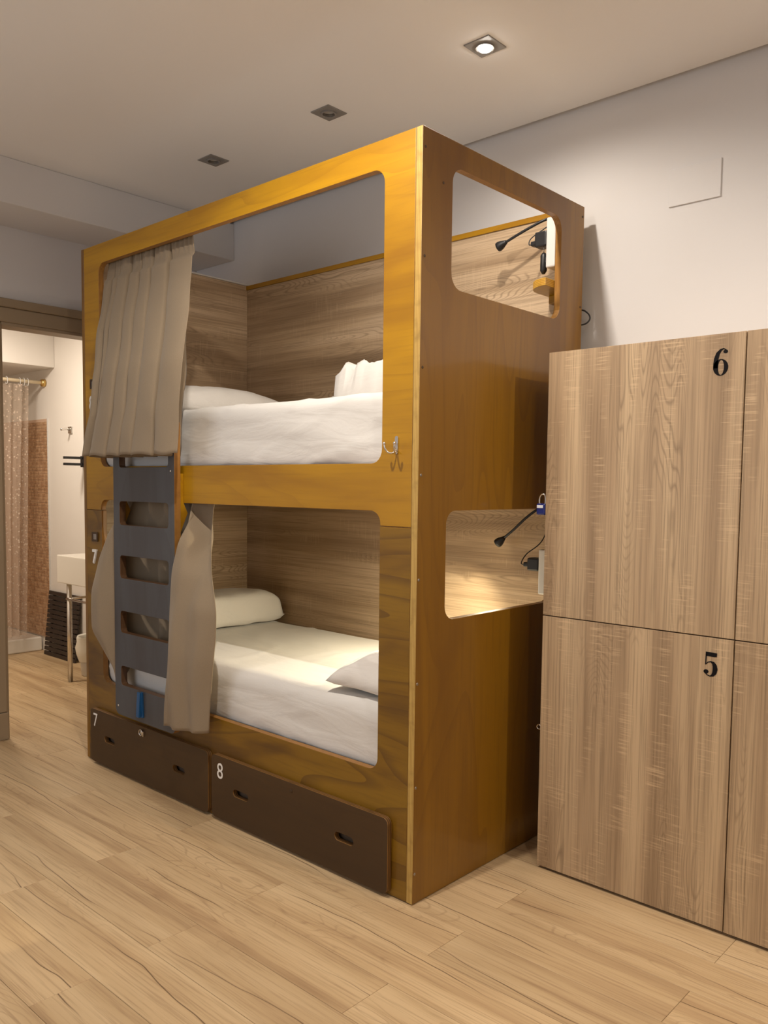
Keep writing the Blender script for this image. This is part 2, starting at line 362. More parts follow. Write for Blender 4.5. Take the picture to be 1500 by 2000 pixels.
def text_shape(mb, s, plane, t, c, h, wscale=1.0, depth=0.001, bold=0.0):
    """flat lettering: s centred at c=(a,b) in the plane, cap height h"""
    cu = bpy.data.curves.new('t', 'FONT'); cu.body = s; cu.align_x = 'CENTER'; cu.align_y = 'CENTER'; cu.size = 1; cu.resolution_u = 6; cu.offset = bold
    to = bpy.data.objects.new('t', cu); COL.objects.link(to); bpy.context.view_layer.update()
    me = to.to_mesh(); vs = [v.co.copy() for v in me.vertices]; fs = [tuple(p.vertices) for p in me.polygons]
    to.to_mesh_clear(); bpy.data.objects.remove(to); bpy.data.curves.remove(cu)
    ys = [v.y for v in vs]; xs = [v.x for v in vs]; k = h / (max(ys) - min(ys)); cx = (max(xs) + min(xs)) / 2; cy = (max(ys) + min(ys)) / 2
    pts = [((v.x - cx) * k * wscale + c[0], (v.y - cy) * k + c[1]) for v in vs]; n = len(pts)
    front = [to3(plane, a, b, t) for a, b in pts]; back = [to3(plane, a, b, t + depth) for a, b in pts]
    mb.add(front + back, fs + [tuple(i + n for i in reversed(f)) for f in fs])
    ec = {}
    for f in fs:
        for i in range(len(f)):
            e = (f[i], f[(i + 1) % len(f)]); ec[tuple(sorted(e))] = ec.get(tuple(sorted(e)), 0) + 1
    mb.add(front + back, [(a, b, b + n, a + n) for (a, b), q in ec.items() if q == 1])
    return mb
def ribbon(mb, plane, t, pts, ws, depth=0.0012):
    """lettering stroke with a varying width"""
    m = len(pts); L = []; R = []
    for i in range(m):
        a = Vector(pts[max(i - 1, 0)]); b = Vector(pts[min(i + 1, m - 1)]); d = (b - a).normalized(); nn = Vector((-d.y, d.x)) * ws[i] / 2
        L.append(Vector(pts[i]) + nn); R.append(Vector(pts[i]) - nn)
    sheet(mb, plane, t, t + depth, [tuple(p) for p in L] + [tuple(p) for p in reversed(R)])
    return mb

# ================================================================== ROOM
HC = 2.789; YW = 1.03; XL = -2.63; XR = 3.3; YF = -3.6; BX = -5.6; BY = -0.75
floor = structure(obj('floor', bx(BX - 0.1, XR + 0.1, YF - 0.1, YW + 0.1, -0.15, -0.012), M['slab']))
PL, PW = 1.2235, 0.1742
pm = bx(0, PL - 0.0010, 0, PW - 0.0010, -0.012, 0.0)
plank0 = obj('plank', pm, M['floor'], floor, bevel=0.0008, seg=1)
offs = {-3: -0.41, -2: -0.41, -1: 0.2115, 0: 0.822, 1: 0.204, 2: 0.82, 3: 0.204, -4: -0.396, -5: -1.002, -6: -0.372}
offs[-3] = -1.003; offs[-2] = -0.409
first = True
def put_plank(x, y):
    global first
    if first: plank0.location = (x, y, 0); first = False; return
    p = plank0.copy(); COL.objects.link(p); p.parent = floor; p.location = (x, y, 0)
for r in range(-21, 6):
    y = -0.003 + r * PW
    if y + PW > YW + 0.02 or y < YF - 0.02: continue
    o = offs.get(r, offs[-2] + (0.6 if r % 2 else 0.0) + 0.11 * ((r * 5) % 4))
    x = o - 6 * PL
    while x < XR - 0.3:
        if x + PL > BX and x + PL < XR + 0.1 and not (y < BY - 0.1 and x + PL < XL): put_plank(x, y)
        x += PL
# walls
structure(obj('wall_back', bx(BX - 0.1, XR + 0.1, YW, YW + 0.1, 0, HC + 0.1), M['wall']))
structure(obj('wall_right', bx(XR, XR + 0.1, YF - 0.1, YW, 0, HC + 0.1), M['wall']))
DY0, DY1, DZ = -0.150, 0.80, 2.100
wl = sheet(MB(), 'YZ', XL - 0.10, XL, [(YF, 0), (DY0, 0), (DY0, DZ), (DY1, DZ), (DY1, 0), (YW, 0), (YW, HC + 0.1), (YF, HC + 0.1)])
structure(obj('wall_left', wl, M['wall']))
wf = sheet(MB(), 'XZ', YF - 0.1, YF, [(XL - 0.1, 0), (XR, 0), (XR, HC + 0.1), (XL - 0.1, HC + 0.1)], [[(-2.0, 0.8), (0.2, 0.8), (0.2, 2.3), (-2.0, 2.3)]])
structure(obj('wall_front', wf, M['wall']))
wn = obj('window_1', sheet(MB(), 'XZ', YF - 0.08, YF - 0.03, [(-2.0, 0.8), (0.2, 0.8), (0.2, 2.3), (-2.0, 2.3)], [rrect(-1.94, -0.93, 0.86, 2.24, 0.004, 2), rrect(-0.87, 0.14, 0.86, 2.24, 0.004, 2)]), M['whiteplastic'])
structure(wn)
# ceiling with the cut-outs of the recessed lamps and a narrow shadow gap along the back wall
VIS_LAMPS = [(-0.071, 0.397, 21), (-0.828, 0.400, 0), (-1.579, 0.392, 0)]
OUT_LAMPS = [(2.20, 0.397, 85), (-0.071, -0.75, 84), (1.44, -0.75, 30), (-1.579, -0.75, 0)]
ce = sheet(MB(), 'XY', HC, HC + 0.09, [(XL, YF), (XR, YF), (XR, YW - 0.034), (XL, YW - 0.034)], [circ(x, y, 0.033) for x, y, _ in VIS_LAMPS + OUT_LAMPS])
structure(obj('ceiling', ce, M['ceiling']))
structure(obj('trim_1', bx(XL, XR, YW - 0.034, YW, HC + 0.03, HC + 0.09), M['ceiling']))
# dropped beam along the left wall
structure(obj('trim_2', bx(XL, -2.265, YF, YW, 2.585, HC), M['wall'], bevel=0.004))
# door casing of the bathroom doorway
dr = bpy.data.objects.new('door_1', None); COL.objects.link(dr); dr.location = (XL, DY0, 0); ORG[dr.name] = Vector((XL, DY0, 0)); structure(dr)
def casing_post(name, y0, y1, flip):
    mb = MB(); s = -1 if flip else 1
    a, b = (y0, y1)
    box(mb, XL - 0.02, XL + 0.022, a, b, 0.142, DZ + 0.01)
    inner = (b - 0.022, b) if not flip else (a, a + 0.022)
    box(mb, XL - 0.10, XL + 0.012, inner[0] + (0.014 if not flip else -0.014), inner[1] + (0.014 if not flip else -0.014), 0.0, DZ + 0.01)
    obj(name, mb, M['casing'], dr, bevel=0.004)
    obj('plinth_block', bx(XL - 0.01, XL + 0.030, a - 0.004, b + 0.004, 0, 0.140), M['casing'], dr, bevel=0.004)
casing_post('door_jamb', DY0 - 0.09, DY0 + 0.006, False)
casing_post('door_jamb', DY1 - 0.006, DY1 + 0.09, True)
mb = MB(); box(mb, XL - 0.01, XL + 0.022, DY0 - 0.10, DY1 + 0.10, DZ + 0.012, DZ + 0.085); box(mb, XL - 0.01, XL + 0.034, DY0 - 0.11, DY1 + 0.11, DZ + 0.085, DZ + 0.128)
obj('door_header', mb, M['casing'], dr, bevel=0.005)
obj('door_lining', bx(XL - 0.10, XL + 0.016, DY0 + 0.014, DY1 - 0.014, DZ - 0.004, DZ + 0.012), M['casing'], dr, bevel=0.002)

# ------------------------------------------------------------------ recessed ceiling lamps
def downlight(x, y, lit, label, group=None):
    t = thing('recessed_ceiling_lamp', label, 'ceiling lamp', (x, y, HC), group)
    s = 0.051
    mb = sheet(MB(), 'XY', HC - 0.004, HC, [(x - s, y - s), (x + s, y - s), (x + s, y + s), (x - s, y + s)], [circ(x, y, 0.030)])
    obj('cover_plate', mb, M['lamp_plate'], t, bevel=0.001)
    mb = sheet(MB(), 'XY', HC - 0.009, HC - 0.004, circ(x, y, 0.031), [circ(x, y, 0.0245)])
    obj('inner_ring', mb, M['lamp_plate'], t, bevel=0.001)
    mb = sheet(MB(), 'XY', HC - 0.006, HC + 0.045, circ(x, y, 0.0295), [circ(x, y, 0.0245)])
    obj('housing', mb, M['steel'], t)
    zl = HC - 0.003 if lit else HC + 0.004
    obj('lens', lathe(MB(), [(0.0, zl + 0.004), (0.0243, zl + 0.004), (0.0243, zl), (0.018, zl - (0.012 if lit else 0.003)), (0.0, zl - (0.016 if lit else 0.004))], (x, y, 0)), M['lens_on'] if lit else M['lens_off'], t)
    if lit:
        add_light('lamp_light', 'SPOT', (x, y, HC - 0.024), lit, WARM, spot_size=math.radians(170), spot_blend=0.5, shadow_soft_size=0.022)
L_ = ['lit square recessed ceiling lamp above the near top corner of the bunk bed',
      'unlit square recessed ceiling lamp, the middle one of the row of three',
      'unlit square recessed ceiling lamp, the farthest left of the row of three']
for (x, y, on), lb in zip(VIS_LAMPS, L_): downlight(x, y, on, lb, 'recessed lamps in the ceiling')
for i, (x, y, on) in enumerate(OUT_LAMPS):
    downlight(x, y, on, ['lit square recessed ceiling lamp over the lockers, right of the photo', 'lit square recessed ceiling lamp just in front of the near bunk post',
              'lit square recessed ceiling lamp in front of the lockers', 'unlit square recessed ceiling lamp in front of the bed ladder'][i], 'recessed lamps in the ceiling')

# white access panel on the back wall
mb = bx(0.303, 0.490, YW - 0.006, YW, 2.340, 2.472)
acc = obj('access_panel', mb, M['wall'], bevel=0.002); rebase(acc, (0.396, YW, 2.340)); tag(acc, 'white rectangular access panel on the wall above the lockers', 'wall panel')

# ================================================================== BUNK BED
BL, BH, BW = 2.06, 2.389, 0.958
bed = thing('bunk_bed', 'orange varnished plywood bunk bed with rounded openings and two berths', 'bunk bed', (-1.03, 0.48, 0))
def arc_notch(x0, x1, zt, r, n=6):
    p = [(x0, zt - r)]
    for i in range(n + 1): t = PI - i / n * PI / 2; p.append((x0 + r + r * math.cos(t), zt - r + r * math.sin(t)))
    for i in range(n + 1): t = PI / 2 - i / n * PI / 2; p.append((x1 - r + r * math.cos(t), zt - r + r * math.sin(t)))
    return p
ZS = 1.193
up = [(-2.036, ZS + 0.0012), (-1.905, ZS + 0.0012)] + arc_notch(-1.905, -0.156, 1.241, 0.040) + [(-0.156, ZS + 0.0012), (-0.026, ZS + 0.0012), (-0.026, BH), (-2.036, BH)]
obj('front_panel', sheet(MB(), 'XZ', 0.0, 0.026, up, [rrect(-1.905, -0.152, 1.392, 2.302, 0.046)], 0, 1), [M['ply'], M['edge_y']], bed, bevel=0.0018)
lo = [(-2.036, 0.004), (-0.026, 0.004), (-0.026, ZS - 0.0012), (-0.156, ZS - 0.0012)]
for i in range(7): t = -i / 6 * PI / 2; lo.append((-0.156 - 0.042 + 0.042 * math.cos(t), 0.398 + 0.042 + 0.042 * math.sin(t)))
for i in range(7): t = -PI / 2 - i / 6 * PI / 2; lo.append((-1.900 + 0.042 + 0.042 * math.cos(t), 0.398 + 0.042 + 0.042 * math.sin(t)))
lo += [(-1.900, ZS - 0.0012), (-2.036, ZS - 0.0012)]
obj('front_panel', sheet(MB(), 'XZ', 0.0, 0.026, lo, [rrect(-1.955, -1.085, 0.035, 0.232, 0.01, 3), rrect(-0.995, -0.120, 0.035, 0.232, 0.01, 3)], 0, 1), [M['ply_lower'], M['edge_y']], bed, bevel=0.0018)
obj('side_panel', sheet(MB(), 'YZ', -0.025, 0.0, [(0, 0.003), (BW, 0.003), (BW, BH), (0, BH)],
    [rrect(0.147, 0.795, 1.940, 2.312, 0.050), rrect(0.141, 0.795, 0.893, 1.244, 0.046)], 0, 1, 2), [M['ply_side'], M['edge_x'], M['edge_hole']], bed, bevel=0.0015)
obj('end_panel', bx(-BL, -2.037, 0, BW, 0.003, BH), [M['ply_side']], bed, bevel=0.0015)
obj('end_lining', bx(-2.036, -2.020, 0.027, 0.930, 0.34, 2.388), M['lam_hy'], bed)
obj('end_rail', bx(-2.037, -2.012, 0.027, 0.930, 2.3885, 2.3965), M['whiteplastic'], bed, bevel=0.002)
obj('back_panel', bx(-2.019, -0.026, 0.930, 0.948, 0.05, 2.366), M['lam_h'], bed)
obj('back_rail', bx(-2.036, -0.026, 0.924, 0.952, 2.3665, 2.388), M['ply'], bed, bevel=0.001)
for z0, z1 in ((0.290, 0.350), (1.262, 1.368)):
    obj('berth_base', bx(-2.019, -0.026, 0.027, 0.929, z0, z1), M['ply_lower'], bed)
# drawers with slot handles
def drawer(x0, x1, slots, digit, dx, lock):
    d = obj('drawer', sheet(MB(), 'XZ', -0.022, -0.002, rrect(x0, x1, 0.012, 0.262, 0.022), [rrect(a, b, 0.124, 0.153, 0.0142) for a, b in slots], 0, 1), [M['drawer'], M['drawer_edge']], bed, bevel=0.003)
    obj('number', text_shape(MB(), digit, 'XZ', -0.0232, dx, 0.062, 0.92), M['white_sign'], d)
    obj('drawer_box', bx(x0 + 0.036, x1 - 0.038, 0.010, 0.80, 0.040, 0.226), M['slab'], d)
    for a in (x0 + 0.36 * (x1 - x0), x1 - 0.09):
        obj('caster', lathe(MB(), [(0.002, -0.012), (0.018, -0.012), (0.018, 0.012), (0.002, 0.012)], (a, 0.06, 0.018), 'Y', 12), M['black'], d)
    lx = (x0 + x1) / 2
    if lock:
        mb = lathe(MB(), [(0.003, -0.030), (0.011, -0.030), (0.012, -0.0225), (0.003, -0.0225)], (-1.532, 0, 0.238), 'Y', 16)
        tube(mb, [(-1.532 + 0.013 * math.cos(a), -0.031, 0.238 + 0.013 * math.sin(a)) for a in [k * 2 * PI / 14 for k in range(14)]], 0.0022, 6, close=True)
        box(mb, -1.516, -1.509, -0.032, -0.0225, 0.224, 0.246)
        obj('drawer_lock', mb, M['chrome'], d)
    else:
        obj('keyhole', lathe(MB(), [(0.001, -0.0235), (0.007, -0.0235), (0.008, -0.0222), (0.001, -0.0222)], (-0.553, 0, 0.232), 'Y', 14), M['drawer'], d)
drawer(-1.985, -1.052, [(-1.857, -1.768), (-1.300, -1.214)], '7', (-1.937, 0.211), True)
drawer(-1.028, -0.088, [(-0.890, -0.798), (-0.330, -0.240)], '8', (-0.972, 0.203), False)
# berth numbers and the little square switches on the left post
for z, dg, nx in ((0.976, '7', -1.958), (1.684, '8', -1.969)):
    obj('number', text_shape(MB(), dg, 'XZ', -0.0075, (nx, z), 0.066, 0.90, depth=0.0073, bold=0.018), M['white_sign'], bed)
for z in (1.068, 1.770):
    sw = obj('switch_frame', sheet(MB(), 'XZ', -0.006, -0.0002, rrect(-1.984, -1.930, z - 0.022, z + 0.022, 0.004, 3), [rrect(-1.973, -1.941, z - 0.013, z + 0.013, 0.002, 3)]), M['drawer'], bed, bevel=0.001)
    obj('switch_button', bx(-1.9725, -1.9415, -0.004, -0.0002, z - 0.0125, z + 0.0125), M['steel'], sw)
# screws on the side panel
for y, z in ((0.013, 2.330), (0.100, 2.248), (0.015, 2.012), (0.013, 1.681), (0.013, 1.355), (0.010, 1.033), (0.010, 0.708), (0.010, 0.378), (0.010, 0.10), (0.945, 2.349), (0.944, 2.012)):
    obj('screw', lathe(MB(), [(0.0005, -0.003), (0.0048, -0.003), (0.0045, 0.0012), (0.0015, 0.0006), (0.0005, 0.0004)], (0.0, y, z), 'X', 10), M['drawer'] if z > 1.5 else M['steel'], bed)
# chrome double coat hook on the near post
hk = obj('coat_hook', sheet(MB(), 'XZ', -0.004, -0.0003, rrect(-0.0935, -0.0805, 1.420, 1.476, 0.0062, 5)), M['chrome'], bed, bevel=0.001)
for s in (-1, 1):
    mb = tube(MB(), smooth_path([(-0.087, -0.003, 1.436), (-0.087 + s * 0.005, -0.013, 1.424), (-0.087 + s * 0.013, -0.026, 1.424), (-0.087 + s * 0.019, -0.034, 1.436), (-0.087 + s * 0.021, -0.036, 1.450)], 5), 0.0030, 8)
    lathe(mb, [(0.0005, -0.005), (0.0035, -0.0035), (0.005, 0), (0.0035, 0.0035), (0.0005, 0.005)], (-0.087 + s * 0.021, -0.036, 1.452), 'Z', 10)
    obj('hook_arm', mb, M['chrome'], hk)
# rounded corner shelf at the head of the upper berth
mb = sheet(MB(), 'XY', 2.062, 2.090, [(-0.027, 0.929), (-0.125, 0.929)] + [(-0.027 - 0.098 * math.cos(t), 0.835 - 0.098 * math.sin(t)) for t in [i * PI / 2 / 8 for i in range(9)]], [], 0, 1)
obj('corner_shelf', mb, [M['ply'], M['edge_z'] if 'edge_z' in M else ply_edge('shelf_ply_edge', 'Z', (0.62, 0.36, 0.05), (0.40, 0.19, 0.02), 170)], bed, bevel=0.003)
obj('shelf_bracket', bx(-0.11, -0.04, 0.895, 0.929, 2.030, 2.062), M['ply'], bed, bevel=0.003)

# ------------------------------------------------------------------ ladder
YL0, YL1 = -0.045, -0.015
lad = thing('bunk_ladder', 'grey painted panel ladder with rectangular step cut-outs hung on the bunk front', 'ladder', (-1.478, -0.03, 0.292))
holes = [(1.137, 1.240), (0.904, 1.004), (0.664, 0.760), (0.430, 0.516), (1.386, 1.500)]
obj('step_panel', sheet(MB(), 'XZ', YL0, YL1, rrect(-1.714, -1.242, 0.292, 1.585, 0.035), [rrect(-1.664, -1.286, a, b, 0.016, 4) for a, b in holes], 0, 1, 2), [M['ladder'], M['edge_y'], M['ladder_hole']], lad, bevel=0.003)
for s, hw in ((-1.697, 0.014), (-1.264, 0.020)):
    mb = sheet(MB(), 'YZ', s - hw, s + hw, [(-0.0145, 1.36), (-0.0008, 1.36), (-0.0008, 1.244), (0.020, 1.200), (-0.0145, 1.120)])
    obj('ladder_cleat', mb, M['ply'], lad, bevel=0.001)
for x, z in ((-1.690, 0.332), (-1.268, 1.37)):
    obj('screw', lathe(MB(), [(0.0005, -0.0462), (0.0045, -0.0462), (0.005, -0.0446), (0.0005, -0.0446)], (x, 0, z), 'Y', 10), M['chrome'], lad)
# blue peg clipped on the lowest step
peg = thing('clothes_peg', 'blue plastic clothes peg clipped below the lowest ladder step', 'clothes peg', (-1.500, -0.05, 0.318))
for s in (-1, 1):
    mb = sheet(MB(), 'YZ', -1.512, -1.490, [(-0.047 + (-0.012 if s < 0 else 0.0) , 0.425), (-0.047 + (-0.005 if s < 0 else 0.0005), 0.425), (-0.0475 + (-0.004 if s < 0 else 0.0), 0.372), (-0.0475 + (-0.008 if s < 0 else -0.001), 0.318), (-0.0475 + (-0.018 if s < 0 else -0.0075), 0.318)]) if s < 0 else \
         sheet(MB(), 'XZ', -0.0525, -0.0449, [(-1.508, 0.312), (-1.478, 0.318), (-1.484, 0.425), (-1.494, 0.428)])
    obj('peg_half', mb, M['blue'], peg, bevel=0.0015)

# ================================================================== BEDDING
def softbox(x0, x1, y0, y1, z0, z1, r, nx, ny, nz, fn=None):
    bm = bmesh.new(); mb = MB()
    def face(o, u, v, nu, nv):
        P = []
        for i in range(nu + 1):
            P.append([o + u * (i / nu) + v * (j / nv) for j in range(nv + 1)])
        return P
    O = Vector((x0, y0, z0)); X = Vector((x1 - x0, 0, 0)); Y = Vector((0, y1 - y0, 0)); Z = Vector((0, 0, z1 - z0))
    lo = Vector((x0 + r, y0 + r, z0 + r)); hi = Vector((x1 - r, y1 - r, z1 - r))
    def rnd(p):
        c = Vector((min(max(p.x, lo.x), hi.x), min(max(p.y, lo.y), hi.y), min(max(p.z, lo.z), hi.z))); d = p - c
        q = c + d.normalized() * r if d.length > 1e-9 else p
        n = d.normalized() if d.length > 1e-9 else Vector((0, 0, 1))
        return fn(q, n) if fn else q
    for P in (face(O, X, Y, nx, ny), face(O + Z, X, Y, nx, ny), face(O, X, Z, nx, nz), face(O + Y, X, Z, nx, nz), face(O, Y, Z, ny, nz), face(O + X, Y, Z, ny, nz)):
        gridmesh(mb, [[rnd(p) for p in row] for row in P])
    bm.free(); return mb
def wrinkle(p, n):
    w = noise.noise(Vector((p.x * 1.8, p.y * 5, p.z * 9 + p.x * 2.0))) * 0.006 + noise.noise(Vector((p.x * 3 + p.z * 9, p.y * 5, p.z * 20))) * 0.0018
    r = noise.noise(Vector((p.x * 1.6 + 7, p.y * 2, p.z * 11 - p.x * 2.6)))
    w += max(0, 0.07 - abs(r)) * 0.07
    return p + n * w * (1.0 if p.z < 10 else 1)
mu_ = obj('mattress', softbox(-2.012, -0.034, 0.034, 0.922, 1.372, 1.628, 0.045, 90, 36, 16, wrinkle), M['sheet'])
rebase(mu_, (-1.02, 0.48, 1.372)); tag(mu_, 'mattress under a white fitted sheet on the upper berth', 'mattress', 'bunk mattresses')
ml_ = obj('mattress', softbox(-2.012, -0.034, 0.036, 0.922, 0.354, 0.602, 0.055, 90, 36, 16, wrinkle), M['sheet'])
rebase(ml_, (-1.02, 0.48, 0.354)); tag(ml_, 'mattress under a white fitted sheet on the lower berth, lit by the reading lamp', 'mattress', 'bunk mattresses')
def pillow(cx, cy, z0, lx, ly, h, seed, wr=0.010, ex=3.0, pw=0.5, fn=None):
    mb = MB(); n = 36; sv = Vector((seed * 3.1, seed * 1.7, seed))
    for s in (1, -1):
        P = []
        for i in range(n + 1):
            u = -1 + 2 * i / n; row = []
            for j in range(n + 1):
                v = -1 + 2 * j / n
                t = max(0.0, (1 - abs(u) ** ex)) ** pw * max(0.0, (1 - abs(v) ** ex)) ** pw
                k = 1 - 0.10 * (u * u * v * v) * 0 - 0.05 * (1 - abs(v)) * abs(u) ** 4 * 0
                x = cx + u * lx / 2 * (1 - 0.05 * (1 - v * v)) ; y = cy + v * ly / 2 * (1 - 0.05 * (1 - u * u))
                z = z0 + (h * 0.78 * t if s > 0 else -h * 0.22 * t) + h * 0.22
                q = Vector((x, y, z)); w = noise.noise(q * 6 + sv) * wr + noise.noise(q * 15 + sv) * wr * 0.5
                q.z += w * (t ** 0.5) * s
                if s < 0: q.z = max(q.z, z0)
                if fn: q = fn(q, u, v, t, s)
                row.append(q)
            P.append(row)
        gridmesh(mb, P)
    return mb
p1 = obj('pillow', pillow(-1.775, 0.490, 1.6335, 0.44, 0.80, 0.150, 1, ex=3.6, pw=0.45), M['pillow']); rebase(p1, (-1.775, 0.475, 1.634))
tag(p1, 'smooth white pillow at the far left end of the upper berth', 'pillow', 'white bed pillows')
p2 = obj('pillow', pillow(-1.835, 0.500, 0.6075, 0.34, 0.80, 0.165, 2, ex=8, pw=0.30), M['pillow']); rebase(p2, (-1.79, 0.475, 0.608))
tag(p2, 'rounded white pillow at the left end of the lower berth', 'pillow', 'white bed pillows')
def crumple(q, u, v, t, s):
    r = abs(noise.noise(Vector((q.x * 7 + 3, q.y * 5, q.z * 9)))); r2 = abs(noise.noise(Vector((q.x * 13, q.y * 11 + 5, q.z * 16 + q.x * 6))))
    if s > 0: q.z += (0.10 * (0.3 - r) + 0.05 * (0.3 - r2)) * min(1, t * 1.3) + 0.055 * max(0, u) * t
    q.y -= (0.08 * (0.3 - r2)) * t; q.x += 0.05 * (0.25 - r) * t
    if u < -0.70: q.z += 0.035 * (1 - abs(v) ** 2) * (-u - 0.70) / 0.30 * (1 if s > 0 else 0)
    return q
p3 = obj('pillow', pillow(-0.400, 0.570, 1.638, 0.68, 0.46, 0.132, 5, 0.018, 9.0, 0.26, fn=crumple), M['pillow'], solid=0.0); rebase(p3, (-0.445, 0.505, 1.639))
tag(p3, 'crumpled white pillow at the near right end of the upper berth', 'pillow', 'white bed pillows')
def slump(q, u, v, t, s):
    r = abs(noise.noise(Vector((q.x * 7 + 9, q.y * 6, 2.0))))
    if s > 0: q.z += 0.07 * (0.25 - r) * t + 0.03 * max(0, u) * t
    return q
p4 = obj('pillow', pillow(-0.240, 0.285, 0.610, 0.42, 0.48, 0.125, 8, 0.010, 4.0, 0.5, fn=slump), M['pillow']); rebase(p4, (-0.245, 0.295, 0.610))
tag(p4, 'low folded white pillow at the near right end of the lower berth', 'pillow', 'white bed pillows')

# ================================================================== CURTAINS
def lerp_table(tab, z):
    """table of (z, value...) sorted from high z to low z, smooth interpolation"""
    if z >= tab[0][0]: return tab[0][1:]
    for a, b in zip(tab, tab[1:]):
        if z >= b[0]:
            t = (a[0] - z) / (a[0] - b[0]); return tuple(p + (q - p) * t for p, q in zip(a[1:], b[1:]))
    return tab[-1][1:]
# upper curtain: hangs inside the top rail, pulled out over the front panel
tabU = [  # z, x left, x right, y
    (2.345, -1.895, -1.235, 0.052), (2.290, -1.895, -1.232, 0.050), (2.15, -1.890, -1.190, 0.030), (2.00, -1.850, -1.132, -0.012),
    (1.80, -1.780, -1.090, -0.058), (1.61, -1.778, -1.086, -0.080), (1.434, -1.838, -1.086, -0.088)]
KT = [0.0, 0.09, 0.18, 0.31, 0.43, 0.57, 0.755, 1.0]; KB = [0.0, 0.055, 0.115, 0.30, 0.44, 0.575, 0.77, 1.0]
P = []
NR, NCU = 60, 320
for i in range(NR + 1):
    z = 2.345 + (1.432 - 2.345) * i / NR; row = []
    xl, xr, y0 = lerp_table(tabU, z); f = i / NR
    knots = [a + (b - a) * f for a, b in zip(KT, KB)]
    for j in range(NCU + 1):
        u = j / NCU
        for k in range(len(knots) - 1):
            if u <= knots[k + 1] + 1e-9: break
        t = (u - knots[k]) / (knots[k + 1] - knots[k]); w = knots[k + 1] - knots[k]
        A = (0.010 + 0.024 * min(1, f * 1.6)) * (w / 0.13) ** 0.3
        A *= 1.25
        tv = min(t * w, (1 - t) * w) if 0 < k < len(knots) - 2 else ((1 - t) * w if k == 0 else t * w)
        yy = A * (2.5 * math.exp(-(tv / 0.017) ** 2) - 0.9) - A * 0.35 * math.sin(PI * t)
        xx = -0.17 * w * math.sin(2 * PI * t) * (0.55 + 0.45 * f) * (0.25 if k == len(knots) - 2 else 1.0) * (xr - xl)
        ptop = 0.006 * math.sin(u * 150) * max(0, 1 - f * 9)
        zz = z + 0.004 * math.sin(u * 40) * f
        row.append((xl + (xr - xl) * u + xx, y0 + yy * (1.0 if f > 0.12 else 0.45) + ptop + 0.008 * noise.noise(Vector((u * 6, f * 5, 0))), zz))
    P.append(row)
cu = obj('bed_curtain', gridmesh(MB(), P), M['curtain'], solid=0.0024); rebase(cu, (-1.55, 0.03, 1.43))
tag(cu, 'pleated beige curtain drawn to the left of the upper berth', 'curtain', 'beige berth curtains')
# lower curtain: cross-sections (x, y) per height from its free right hem to the left hem
lev = [
 (1.262, [(-1.115, .060), (-1.15, .075), (-1.20, .060), (-1.235, .045), (-1.26, .062), (-1.29, .085), (-1.34, .050), (-1.40, .085), (-1.46, .050), (-1.52, .085), (-1.58, .050), (-1.64, .085), (-1.70, .055), (-1.72, .060), (-1.74, .055), (-1.80, .060)]),
 (1.200, [(-1.120, .050), (-1.15, .070), (-1.20, .050), (-1.215, .012), (-1.205, .030), (-1.25, .085), (-1.34, .050), (-1.40, .085), (-1.46, .050), (-1.52, .085), (-1.58, .050), (-1.64, .085), (-1.690, .035), (-1.710, .022), (-1.735, .016), (-1.80, .060)]),
 (1.100, [(-1.085, .020), (-1.110, .048), (-1.120, .030), (-1.128, -.060), (-1.155, -.080), (-1.150, -.02), (-1.28, .080), (-1.37, .050), (-1.45, .090), (-1.52, .055), (-1.58, .090), (-1.65, .070), (-1.702, .000), (-1.735, -.030), (-1.775, -.030), (-1.82, .050)]),
 (0.980, [(-0.985, -.055), (-1.020, -.045), (-1.060, -.075), (-1.120, -.100), (-1.188, -.096), (-1.165, -.05), (-1.23, .060), (-1.36, .055), (-1.45, .095), (-1.52, .060), (-1.58, .095), (-1.65, .070), (-1.716, -.020), (-1.765, -.060), (-1.825, -.050), (-1.85, .045)]),
 (0.840, [(-0.935, -.072), (-1.000, -.098), (-1.070, -.112), (-1.140, -.112), (-1.205, -.098), (-1.175, -.06), (-1.22, .055), (-1.36, .060), (-1.45, .100), (-1.52, .060), (-1.58, .100), (-1.65, .075), (-1.716, -.030), (-1.785, -.085), (-1.880, -.060), (-1.86, .045)]),
 (0.650, [(-0.955, -.070), (-1.020, -.100), (-1.090, -.122), (-1.160, -.122), (-1.222, -.098), (-1.185, -.06), (-1.22, .055), (-1.36, .070), (-1.45, .105), (-1.52, .060), (-1.58, .105), (-1.65, .080), (-1.716, -.030), (-1.790, -.090), (-1.898, -.050), (-1.865, .045)]),
 (0.480, [(-0.985, -.066), (-1.050, -.092), (-1.110, -.108), (-1.180, -.112), (-1.245, -.094), (-1.200, -.058), (-1.20, -.020), (-1.30, .045), (-1.42, .065), (-1.50, .050), (-1.57, .065), (-1.64, .050), (-1.705, -.006), (-1.735, -.030), (-1.775, -.012), (-1.82, .045)]),
 (0.336, [(-0.998, -.062), (-1.060, -.082), (-1.120, -.092), (-1.190, -.092), (-1.262, -.086), (-1.215, -.056), (-1.195, -.030), (-1.25, .040), (-1.40, .060), (-1.50, .050), (-1.57, .060), (-1.64, .050), (-1.700, -.004), (-1.715, -.014), (-1.745, -.008), (-1.79, .045)])]
zend = [0.356, 0.350, 0.346, 0.340, 0.336, 0.338, 0.420, 0.612, 0.618, 0.618, 0.618, 0.612, 0.440, 0.428, 0.440, 0.612]
NC = len(zend); P = []
cols = []
for c in range(NC): cols.append([(z, *pts[c]) for z, pts in lev])
SUB = 9; NRL = 64
